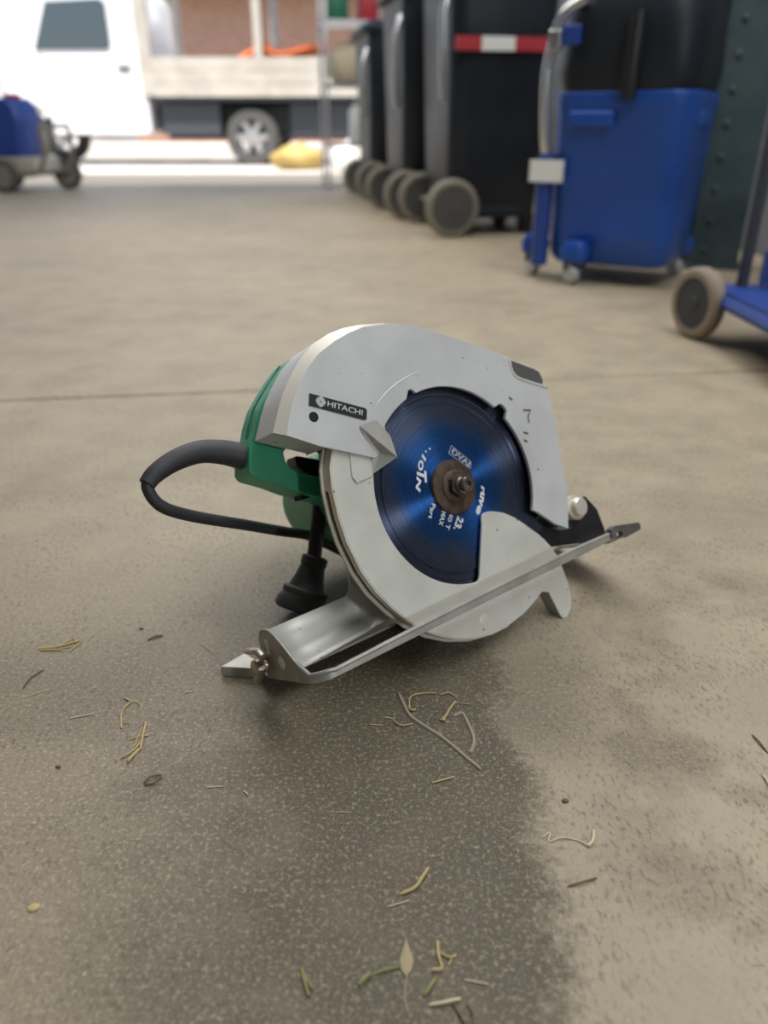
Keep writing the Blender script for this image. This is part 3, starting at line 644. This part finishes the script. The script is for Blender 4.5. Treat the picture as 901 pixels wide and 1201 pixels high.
# dried leaf with stem
lp = zl([(440, 285), (430, 320), (419, 355), (424, 390), (440, 412), (458, 392), (465, 355), (451, 320)], 320, 1000, 2.815)
lf = empty('dried_leaf', G(*lp[0])); tag(lf, 'small tan dried leaf with thin stem on the dark concrete', 'leaf')
P = [G(x, y) - lf.location for x, y in lp]; cen = sum(P, Vector()) / len(P)
bm = BM(); loft(bm, [[p + Vector((0, 0, .0004)) for p in P], [p + Vector((0, 0, .0012)) for p in P]], cap=False)
for z in (.0003, .0026):
    c = bm.verts.new(cen + Vector((0, 0, z)))
    lo = [v for v in bm.verts if abs(v.co.z - (.0004 if z < .001 else .0012)) < 1e-5]
    lo.sort(key=lambda v: math.atan2(v.co.y - cen.y, v.co.x - cen.x))
    for i in range(len(lo)):
        bm.faces.new((lo[i], lo[(i + 1) % len(lo)], c))
obj('blade', bm, M['leaf'], lf)
bm = BM(); tube(bm, spline([G(*q) - lf.location + Vector((0, 0, .0006)) for q in zl([(443, 408), (436, 460), (438, 500), (445, 530)], 320, 1000, 2.815)], 4), .0005, 6); obj('stem', bm, M['leaf'], lf)
for i, (x, y, r, lab) in enumerate(((663, 940, .0019, 'dark grit crumb at the edge of the worn, shade-darkened patch'), (166, 738, .0016, 'dark grit crumb behind the looped straw stems'), (69, 900, .0016, 'lone dark grit crumb on the open concrete below the straight pale straw'), (40, 1065, .0030, 'small orange-brown chip of bark on the near concrete'))):
    bm = BM(); bmesh.ops.create_icosphere(bm, subdivisions=2, radius=r)
    for v in bm.verts: v.co = Vector((v.co.x * 1.3 * (1 + random.uniform(-.35, .35)), v.co.y, v.co.z * (.6 if i < 3 else .28) + r * (.5 if i < 3 else .24)))
    o = obj('grit_crumb' if i < 3 else 'bark_chip', bm, M['twig' if i < 3 else 'straw']); o.location = G(x, y); tag(o, lab, 'grit' if i < 3 else 'bark')

# ------------------------------------------------------------------ row of machines along the right wall
def caster(parent, x, y, r, wdt, M_tyre, M_hub, axis=(0, 1, 0), name='wheel', ring=.72):
    bm = BM(); a = Vector(axis).normalized(); P = Vector((x, y, r)) - a * wdt / 2
    lathe(bm, P, a, [(r * ring, 0), (r * .9, 0), (r, wdt * .2), (r, wdt * .8), (r * .9, wdt), (r * ring, wdt), (r * ring, 0)], 32, cap=False)
    wh = obj(name, bm, M[M_tyre], parent)
    bm = BM(); lathe(bm, P - a * wdt * .03, a, [(0, 0), (r * .2, 0), (r * .22, wdt * .08), (r * (ring + .01), wdt * .10), (r * (ring + .01), wdt * .92), (r * .22, wdt * .94), (r * .2, wdt * 1.06), (0, wdt * 1.06)], 24)
    obj('hub', bm, M[M_hub], wh); return wh
def bin_(loc, label, band, height=1.0):
    e = empty('wheeled_bin', loc, YAW); tag(e, label, 'bin', 'black wheeled bins along the wall')
    secs = [(.07, .40, .46), (.10, .41, .48), (.45, .43, .52), (height - .04, .455, .58), (height, .455, .58)]
    bm = BM(); loft(bm, [[Vector((x, y, z)) for x, y in rrect(.26, .30, w_, d_, .07, 5)] for z, w_, d_ in secs]); body = obj('body', bm, M['bin'], e)
    bm = BM(); loft(bm, [[Vector((x, y, z)) for x, y in rrect(.26, .30, w_, d_, .08, 5)] for z, w_, d_ in ((height + .001, .53, .61), (height + .025, .53, .61), (height + .06, .44, .52), (height + .075, .30, .36))]); obj('lid', bm, M['bin'], e)
    bm = BM(); tube(bm, [(.0, .0, height * .52), (-.005, .0, height * .6), (-.01, .0, height * .82), (.02, .02, height * .9)], .017, 10)
    obj('handle_tube', bm, M['chrome'], e)
    for y in (.02, .58):
        caster(e, .055, y, .118, .05, 'tyre_l', 'tyre', ring=.78)
    bm = BM(); tube(bm, [(.055, .0, .118), (.055, .6, .118)], .012, 8); obj('axle', bm, M['steel'], e)
    for y in (.12, .48):
        bm = BM(); box(bm, .40, .46, y - .03, y + .03, .0, .09); obj('foot', bm, M['bin'], e, bevel=.008)
    bm = BM(); box(bm, .12, .40, .055, .10, .075, .115); obj('skirt', bm, M['bin'], e, bevel=.01)
    if band:
        for x0, x1, c in ((.045, .15, 'red'), (.15, .29, 'paper'), (.29, .475, 'red')):
            bm = BM(); box(bm, x0, x1, .006, .02, .705, .755); obj('label_band', bm, M[c], e, smooth=0)
    return e
def local(p, off=(0, 0)): return Vector((p.x + off[0], p.y + off[1], 0))
pA = G(524, 279); bin_(local(pA, (-.03, 0)), 'black wheeled bin with red and white label band behind the blue machine', True, 1.02)
pB = G(474, 258); bin_(local(pB, (-.04, 0)), 'black wheeled bin in the middle of the row, without label band', False, 1.0)
pC = G(436, 236); bin_(local(pC, (-.04, 0)), 'black wheeled bin beside the open doorway and the shelf rack', False, .95)

# blue plastic cleaning machine with black head
bl = empty('cleaning_machine', Vector((.745, 2.55, 0)), R(-32)); tag(bl, 'blue plastic wheeled cleaning machine with black head and chrome push handle', 'cleaning machine')
secs = [(.055, .34, .30, .06), (.08, .37, .34, .07), (.16, .375, .345, .07), (.46, .395, .37, .075), (.485, .405, .385, .08), (.52, .405, .385, .08)]
bm = BM(); loft(bm, [[Vector((x, y, z)) for x, y in rrect(0, 0, w_, d_, r, 6)] for z, w_, d_, r in secs]); tank = obj('tank', bm, M['bluep'], bl, smooth=50, bevel=.006)
for x, y, a, b in ((-.07, -.196, .13, .02), (.196, -.02, .02, .12)):
    bm = BM(); box(bm, x - a / 2, x + a / 2, y - b / 2, y + b / 2, .43, .472); obj('hand_grip', bm, M['bluep'], tank, bevel=.009)
bm = BM(); loft(bm, [[Vector((x, y, z)) for x, y in rrect(.0, .0, w_, d_, r, 6)] for z, w_, d_, r in ((.521, .375, .375, .08), (.56, .40, .40, .09), (.70, .39, .39, .10), (.80, .35, .35, .11), (.86, .26, .26, .10), (.875, .12, .12, .05))]); hd = obj('motor_head', bm, M['bin'], bl, smooth=60)
bm = BM(); tube(bm, [(.03, -.205, .50), (.03, -.215, .57), (.03, -.205, .70)], .022, 10); obj('hose', bm, M['black'], bl)
# chassis tube at the rear corner with castor feet
for cx_, cy_, nm in ((-.245, -.09, 0), (-.075, -.20, 1), (-.16, .15, 2), (.15, .15, 3)):
    bm = BM(); loft(bm, [[Vector((x, y, z)) for x, y in rrect(cx_, cy_, s_, s_, s_ * .35, 4)] for z, s_ in ((.068, .075), (.10, .085), (.125, .06))]); ft = obj('castor_foot', bm, M['bluep'], bl, smooth=60)
    bm = BM(); P = Vector((cx_ - .012, cy_ - .012, .032)); a = Vector((.62, .78, 0)); lathe(bm, P, a, [(.012, 0), (.029, 0), (.032, .006), (.032, .020), (.029, .026), (.012, .026)], 24); wh = obj('castor', bm, M['alloy'], ft)
    bm = BM(); box(bm, cx_ - .03, cx_ + .03, cy_ - .012, cy_ + .03, .04, .07); obj('castor_fork', bm, M['chassis'], ft, bevel=.004)
bm = BM(); tube(bm, [(-.198, -.172, .045), (-.198, -.172, .36)], .026, 14); tb = obj('frame_tube', bm, M['bluem'], bl)
bm = BM(); tube(bm, spline([(-.198, -.175, .35), (-.205, -.19, .40), (-.21, -.2, .52), (-.208, -.2, .60), (-.18, -.2, .70), (-.12, -.19, .74)], 5), .014, 12); obj('push_handle', bm, M['chrome'], bl)
bm = BM(); box(bm, -.238, -.135, -.206, -.198, .285, .345); obj('maker_label', bm, M['paper'], bl, smooth=0)
bm = BM(); box(bm, -.17, -.12, -.215, -.19, .63, .68); obj('blue_switch_panel', bm, M['bluem'], hd, bevel=.006)
bm = BM(); box(bm, -.21, -.175, -.215, -.19, .62, .67); obj('silver_plate', bm, M['chrome'], hd, bevel=.004)

# steel roof post
pp = empty('steel_post', Vector((1.135, 2.78, 0)), R(-14)); tag(pp, 'dark teal steel roof post with bolt heads beside the blue machine', 'post')
bm = BM(); box(bm, -.078, .078, -.075, -.062, 0, 2.99); box(bm, -.078, .078, .062, .075, 0, 2.99); box(bm, -.006, .006, -.065, .065, 0, 2.99); obj('beam', bm, M['teal'], pp, smooth=0, bevel=.002)
for k in range(11):
    bm = BM(); lathe(bm, (-.035, -.074, .06 + k * .095), (0, -1, 0), [(.011, 0), (.011, .006), (.006, .009), (0, .009)], 10); obj('bolt_head', bm, M['teal'], pp)
bm = BM(); box(bm, -.10, .10, -.10, .10, .0, .012); obj('foot_plate', bm, M['teal'], pp, smooth=0)

# blue platform trolley
ct = empty('platform_trolley', Vector((.705, 1.75, 0)), R(0)); tag(ct, 'blue steel trolley with tan rubber wheels beside the teal post', 'trolley')
for x, y in ((.0, .0), (.62, .0), (.0, -.62), (.62, -.62)):
    caster(ct, x, y, .0775, .034, 'tan', 'chassis', axis=(.95, .30, 0))
bm = BM()
for a, b in (((.035, .02), (.035, -.66)), ((.035, -.66), (.60, -.66)), ((.60, -.66), (.60, .02)), ((.60, .02), (.035, .02)), ((.035, -.3), (.60, -.3))):
    tube(bm, [(a[0], a[1], .092), (b[0], b[1], .092)], .017, 8)
obj('frame', bm, M['bluem'], ct)
bm = BM(); box(bm, .03, .60, -.66, .02, .108, .114); obj('deck', bm, M['bluem'], ct, smooth=0)
for x in (.09, .57):
    bm = BM(); tube(bm, [(x, .0, .10), (x, .0, .95)], .013, 10); obj('upright', bm, M['chassis'], ct)
bm = BM(); tube(bm, [(.09, .0, .93), (.57, .0, .93)], .013, 10); tube(bm, [(.09, .0, .42), (.57, .0, .42)], .010, 10); obj('push_bar', bm, M['chassis'], ct)
bm = BM(); box(bm, .125, .36, -.02, .0, .12, .19); obj('toe_plate', bm, M['bluem'], ct, smooth=0)
# pale bucket behind the trolley
bk = empty('bucket', Vector((1.26, 2.25, 0))); tag(bk, 'beige plastic bucket behind the blue trolley next to the post', 'bucket')
bm = BM(); lathe(bm, (0, 0, 0), (0, 0, 1), [(.10, 0), (.105, .01), (.13, .29), (.137, .29), (.137, .30), (.125, .30), (.10, .02), (0, .02)], 32); obj('pail', bm, M['cream'], bk)
bm = BM(); tube(bm, [(.13 * math.cos(a), .02, .285 - .12 * math.sin(a)) for a in [math.pi * q / 12 for q in range(13)]], .003, 6); obj('bail', bm, M['chrome'], bk)
# white notice on the wall
d = ray(896, 48); wn3 = Vector((WD.y, -WD.x, 0)); t = (W0 - CAM).dot(wn3) / d.dot(wn3); Np = CAM + d * t - wn3 * .024
nt_ = empty('notice', Np, YAW + R(90)); tag(nt_, 'white paper notice fixed to the dark sheet wall', 'notice')
bm = BM(); box(bm, -.11, .11, .0, .003, -.16, .16); obj('sheet', bm, M['paper'], nt_, smooth=0)

# shelf rack by the doorway with a few goods
rk = empty('shelf_rack', Vector((-.42, 6.45, 0)), YAW); tag(rk, 'narrow metal shelf rack standing at the open doorway', 'shelf')
for x in (0, .46):
    for y in (0, .36):
        bm = BM(); box(bm, x - .012, x + .012, y - .012, y + .012, 0, 1.7); obj('upright', bm, M['alloy'], rk, smooth=0)
for z in (.32, .72, 1.12, 1.5):
    bm = BM(); box(bm, -.012, .472, -.012, .372, z - .02, z); obj('shelf', bm, M['alloy'], rk, smooth=0)
def on_rack(x, y, z): return rk.matrix_basis @ Vector((x, y, z))
rk.matrix_basis = Matrix.Translation(rk.location) @ Matrix.Rotation(YAW, 4, 'Z')
def can(name, x, y, z, w_, d_, h, m, label, cat):
    e = empty(name, on_rack(x, y, z), YAW); tag(e, label, cat)
    bm = BM(); loft(bm, [[Vector((a, b, q)) for a, b in rrect(0, 0, w_ * k, d_ * k, .03 * k, 4)] for q, k in ((0, .94), (.01, 1), (h * .86, 1), (h, .8))]); obj('body', bm, M[m], e, smooth=50)
    bm = BM(); lathe(bm, (w_ * .25, 0, h * .98), (0, 0, 1), [(.022, 0), (.022, .03), (0, .03)], 14); obj('cap', bm, M['black'], e)
    bm = BM(); tube(bm, spline([(-w_ * .35, 0, h * .95), (-w_ * .3, 0, h * 1.12), (0, 0, h * 1.15), (w_ * .12, 0, h * .98)], 4), .01, 8); obj('grip', bm, M[m], e)
can('jerry_can', .10, .14, 1.12, .16, .20, .24, 'gcan', 'green jerry can on the shelf rack', 'can')
can('jerry_can', .33, .14, 1.12, .14, .20, .22, 'red', 'red jerry can on the shelf rack beside the green one', 'can')
def sack(name, loc, sx, sy, sz, m, label, cat, rz=0):
    e = empty(name, loc, rz); tag(e, label, cat)
    bm = BM(); bmesh.ops.create_icosphere(bm, subdivisions=3, radius=1)
    for v in bm.verts:
        c = v.co; k = 1 + .08 * math.sin(5 * c.x + 3 * c.z) * math.cos(4 * c.y)
        v.co = Vector((c.x * sx * k, c.y * sy * k, max(-.75, c.z) * sz * k + .75 * sz * .97))
    lo = min(v.co.z for v in bm.verts)
    for v in bm.verts: v.co.z -= lo
    obj('bag', bm, M[m], e, smooth=60)
    top = max((1.7 * sz, .01)); bm = BM(); tube(bm, [(0, 0, top * .92), (.02, 0, top * 1.05), (.06, .01, top * 1.12)], [.03 * sz / .2, .02 * sz / .2, .04 * sz / .2], 8); obj('tied_neck', bm, M[m], e)
sack('cloth_sack', on_rack(.18, .16, .72), .15, .12, .15, 'cream', 'cream cloth sack on the middle shelf of the rack', 'sack')
can('white_canister', .30, .14, .32, .22, .22, .26, 'paper', 'white canister on the low shelf of the rack', 'can')
sack('yellow_sack', Vector((-1.0, 9.9, -.013)), .32, .2, .15, 'yellow', 'yellow sack lying on the yard beside the truck wheel', 'sack', R(10))
sack('white_sack', Vector((-.45, 9.6, -.013)), .16, .14, .16, 'paper', 'white sack on the yard beside the yellow sack', 'sack')

# machine at the left by the doorway
pm = empty('pressure_washer', G(2, 226), R(-12)); tag(pm, 'blue engine-driven pressure washer on a grey wheeled frame by the doorway', 'machine')
for x, y in ((-.2, -.02), (-.2, .42), (.3, .42)):
    caster(pm, x, y, .115, .05, 'tyre', 'tyre_l')
caster(pm, .06, -.02, .115, .05, 'tyre', 'tyre_l')
bm = BM()
for y in (0.02, .38): tube(bm, spline([(-.3, y, .12), (.25, y, .12), (.36, y, .18), (.40, y, .3), (.39, y, .44)], 5), .016, 10)
tube(bm, [(.39, .02, .44), (.39, .38, .44)], .016, 10); obj('frame', bm, M['tyre_l'], pm)
bm = BM(); box(bm, -.28, .30, .04, .36, .13, .24); obj('pump_base', bm, M['tray'], pm, bevel=.02)
bm = BM(); loft(bm, [[Vector((x, y, z)) for x, y in rrect(-.02, .2, w_, .30, .06, 4)] for z, w_ in ((.24, .46), (.45, .50), (.56, .46), (.62, .34))]); obj('engine_cover', bm, M['bluem'], pm, smooth=50)
bm = BM(); lathe(bm, (.1, .2, .61), (0, 0, 1), [(.06, 0), (.06, .03), (.03, .04), (0, .04)], 16); obj('fuel_cap', bm, M['red'], pm)

# ------------------------------------------------------------------ truck, kerb and buildings outside
TY = 11.0; GZ = -.013
tr = empty('flatbed_truck', (0, 0, GZ)); tag(tr, 'white flatbed truck with beige drop-side tray parked in the sunny yard', 'truck')
def prof(bm, pts, y0, y1):
    loft(bm, [[Vector((x, y0, z)) for x, z in pts], [Vector((x, y1, z)) for x, z in pts]])
bm = BM(); prof(bm, [(-5.55, .45), (-5.6, .95), (-5.35, 1.12), (-4.95, 1.95), (-4.75, 2.03), (-3.05, 2.03), (-2.98, 1.9), (-2.98, .38), (-4.15, .36), (-4.3, .62), (-4.5, .74), (-4.8, .74), (-5.0, .62), (-5.15, .42)], TY, TY + 1.7); cab = obj('cab', bm, M['white'], tr, smooth=30, bevel=.03)
bm = BM(); prof(bm, [(-4.22, .37), (-4.22, 1.25), (-3.02, 1.25), (-3.02, .37)], TY - .03, TY + .02); dr = obj('door', bm, M['white'], cab, bevel=.015)
bm = BM(); prof(bm, [(-4.30, 1.30), (-4.08, 1.80), (-3.42, 1.83), (-3.36, 1.78), (-3.36, 1.34), (-3.42, 1.30)], TY - .03, TY + .02); obj('side_window', bm, M['glass'], cab, smooth=0, bevel=.01)
bm = BM(); box(bm, -3.30, -3.14, TY - .055, TY - .03, 1.08, 1.13); obj('door_handle', bm, M['chassis'], dr, bevel=.008)
loops = [Vector((-5.31, TY + .12, 1.2)), Vector((-5.31, TY + 1.58, 1.2)), Vector((-4.99, TY + 1.52, 1.9)), Vector((-4.99, TY + .18, 1.9))]
bm = BM(); loft(bm, [loops, [p + Vector((-.03, 0, .012)) for p in loops]]); obj('windscreen', bm, M['glass'], cab, smooth=0)
bm = BM(); tube(bm, [(-4.75, TY, 1.35), (-4.82, TY - .16, 1.4)], .02, 8); box(bm, -4.86, -4.78, TY - .28, TY - .12, 1.28, 1.58); obj('mirror', bm, M['chassis'], cab, bevel=.01)
bm = BM(); box(bm, -5.62, -5.45, TY + .05, TY + 1.65, .38, .60); obj('bumper', bm, M['chassis'], cab, bevel=.02)
for x in (-4.66, -1.70):
    for y, s in ((TY + .12, 1), (TY + 1.55, -1)):
        P = Vector((x, y - .11, .335)); bm = BM(); lathe(bm, P, (0, 1, 0), [(.20, 0), (.31, 0), (.335, .04), (.335, .18), (.31, .22), (.20, .22), (.20, 0)], 36, cap=False); wh = obj('wheel', bm, M['tyre'], tr)
        bm = BM(); lathe(bm, P, (0, 1, 0), [(.19, .10), (.21, .02), (.205, .0), (.205, .2), (.19, .2)], 28, cap=False)
        for k in range(6):
            a = k * math.pi / 3; c, s2 = math.cos(a), math.sin(a)
            vs = box(bm, .04, .20, .01, .05, -.035, .035)
            for v in vs: v.co = P + Vector((v.co.x * c - v.co.z * s2, v.co.y, v.co.x * s2 + v.co.z * c))
        lathe(bm, P, (0, 1, 0), [(0, .0), (.06, .0), (.07, .05), (0, .05)], 20); obj('rim', bm, M['alloy'], wh)
bm = BM(); box(bm, -2.95, .95, TY + .35, TY + .50, .42, .70); box(bm, -2.95, .95, TY + 1.2, TY + 1.35, .42, .70); box(bm, -2.85, -2.1, TY + .06, TY + .5, .36, .72); box(bm, -1.2, .9, TY + .1, TY + .45, .34, .72); box(bm, -2.9, .95, TY + .55, TY + 1.15, .30, .73); obj('chassis', bm, M['chassis'], tr, smooth=0)  # rails, plus dark boxes put in as the shade under the tray
bm = BM(); box(bm, -2.93, 1.1, TY - .02, TY + 1.75, .74, .80); obj('tray_floor', bm, M['chassis'], tr, smooth=0)
for k in range(3):
    z = .79 + k * .145; bm = BM(); box(bm, -2.90, 1.08, TY - .05, TY - .015, z, z + .138); obj('side_board', bm, M['tray'], tr, smooth=0, bevel=.006)
    bm = BM(); box(bm, -2.90, 1.08, TY + 1.72, TY + 1.755, z, z + .138); obj('side_board', bm, M['tray'], tr, smooth=0, bevel=.006)
for x in (-2.92, -1.55, 1.05):
    bm = BM(); box(bm, x - .05 if x != -2.92 else x - .12, x + .05, TY - .03, TY + .05, .80, 2.25); box(bm, x - .05, x + .05, TY + 1.68, TY + 1.75, .80, 2.25); box(bm, x - .05, x + .05, TY - .03, TY + 1.75, 2.2, 2.3); obj('rack_post', bm, M['tray'], tr, smooth=0, bevel=.008)
bm = BM(); box(bm, -2.92, 1.05, TY - .03, TY + .05, 2.02, 2.25); obj('rack_rail', bm, M['alloy'], tr, smooth=0, bevel=.008)
og = empty('orange_strap_bundle', (-1.35, TY + .25, GZ + .80)); tag(og, 'bundle of orange straps lying in the truck tray', 'strap')
for k in range(4):
    bm = BM(); tube(bm, spline([(-.45 + .1 * k, 0, .42), (-.2, .05 * k, .52 + .02 * k), (.05, .03, .47), (.4 + .08 * k, .02 * k, .54)], 4), .05, 8); obj('strap', bm, M['orange'], og)
bm = BM(); box(bm, -.4, .4, -.05, .3, .0, .42); obj('strap_crate', bm, M['chassis'], og, smooth=0)
bm = BM(); box(bm, -8, 4, 14.2, 14.5, GZ, .20)
tag(obj('yard_kerb', bm, M['kerb'], smooth=0, bevel=.03), 'pale concrete kerb across the yard behind the truck', 'kerb')
hb = empty('brick_house', (0, 17, GZ)); tag(hb, 'red brick house with white eaves behind the truck', 'building')
bm = BM(); box(bm, -4.9, 6, 0, 6, 0, 2.65); obj('wall', bm, M['brick'], hb, smooth=0)
bm = BM(); box(bm, -5.3, 6.4, -.5, -.3, 2.6, 2.85); box(bm, -5.3, 6.4, -.5, 6.2, 2.85, 2.9); obj('eaves', bm, M['white'], hb, smooth=0)
bm = BM(); loft(bm, [[Vector(p) for p in ((-5.3, -.5, 2.9), (6.4, -.5, 2.9), (6.4, 6.4, 2.9), (-5.3, 6.4, 2.9))], [Vector(p) for p in ((-3, 2.9, 4.6), (4, 2.9, 4.6), (4, 3.1, 4.6), (-3, 3.1, 4.6))]]); obj('roof', bm, M['tray'], hb, smooth=0)
wh_ = empty('white_house', (-10, 19, GZ)); tag(wh_, 'white rendered house beyond the truck cab', 'building')
bm = BM(); box(bm, -5, 3.4, 0, 6, 0, 2.8); obj('wall', bm, M['white'], wh_, smooth=0)
bm = BM(); loft(bm, [[Vector(p) for p in ((-5.4, -.5, 2.8), (3.8, -.5, 2.8), (3.8, 6.4, 2.8), (-5.4, 6.4, 2.8))], [Vector(p) for p in ((-3, 2.9, 4.4), (2, 2.9, 4.4), (2, 3.1, 4.4), (-3, 3.1, 4.4))]]); obj('roof', bm, M['tray'], wh_, smooth=0)
for x in (-2.5, .6):
    bm = BM(); box(bm, x - .6, x + .6, -.03, .05, .9, 2.1); wf = obj('window', bm, M['alloy'], wh_, smooth=0)
    bm = BM(); box(bm, x - .52, x + .52, -.05, .0, .98, 2.02); obj('pane', bm, M['glass'], wf, smooth=0)
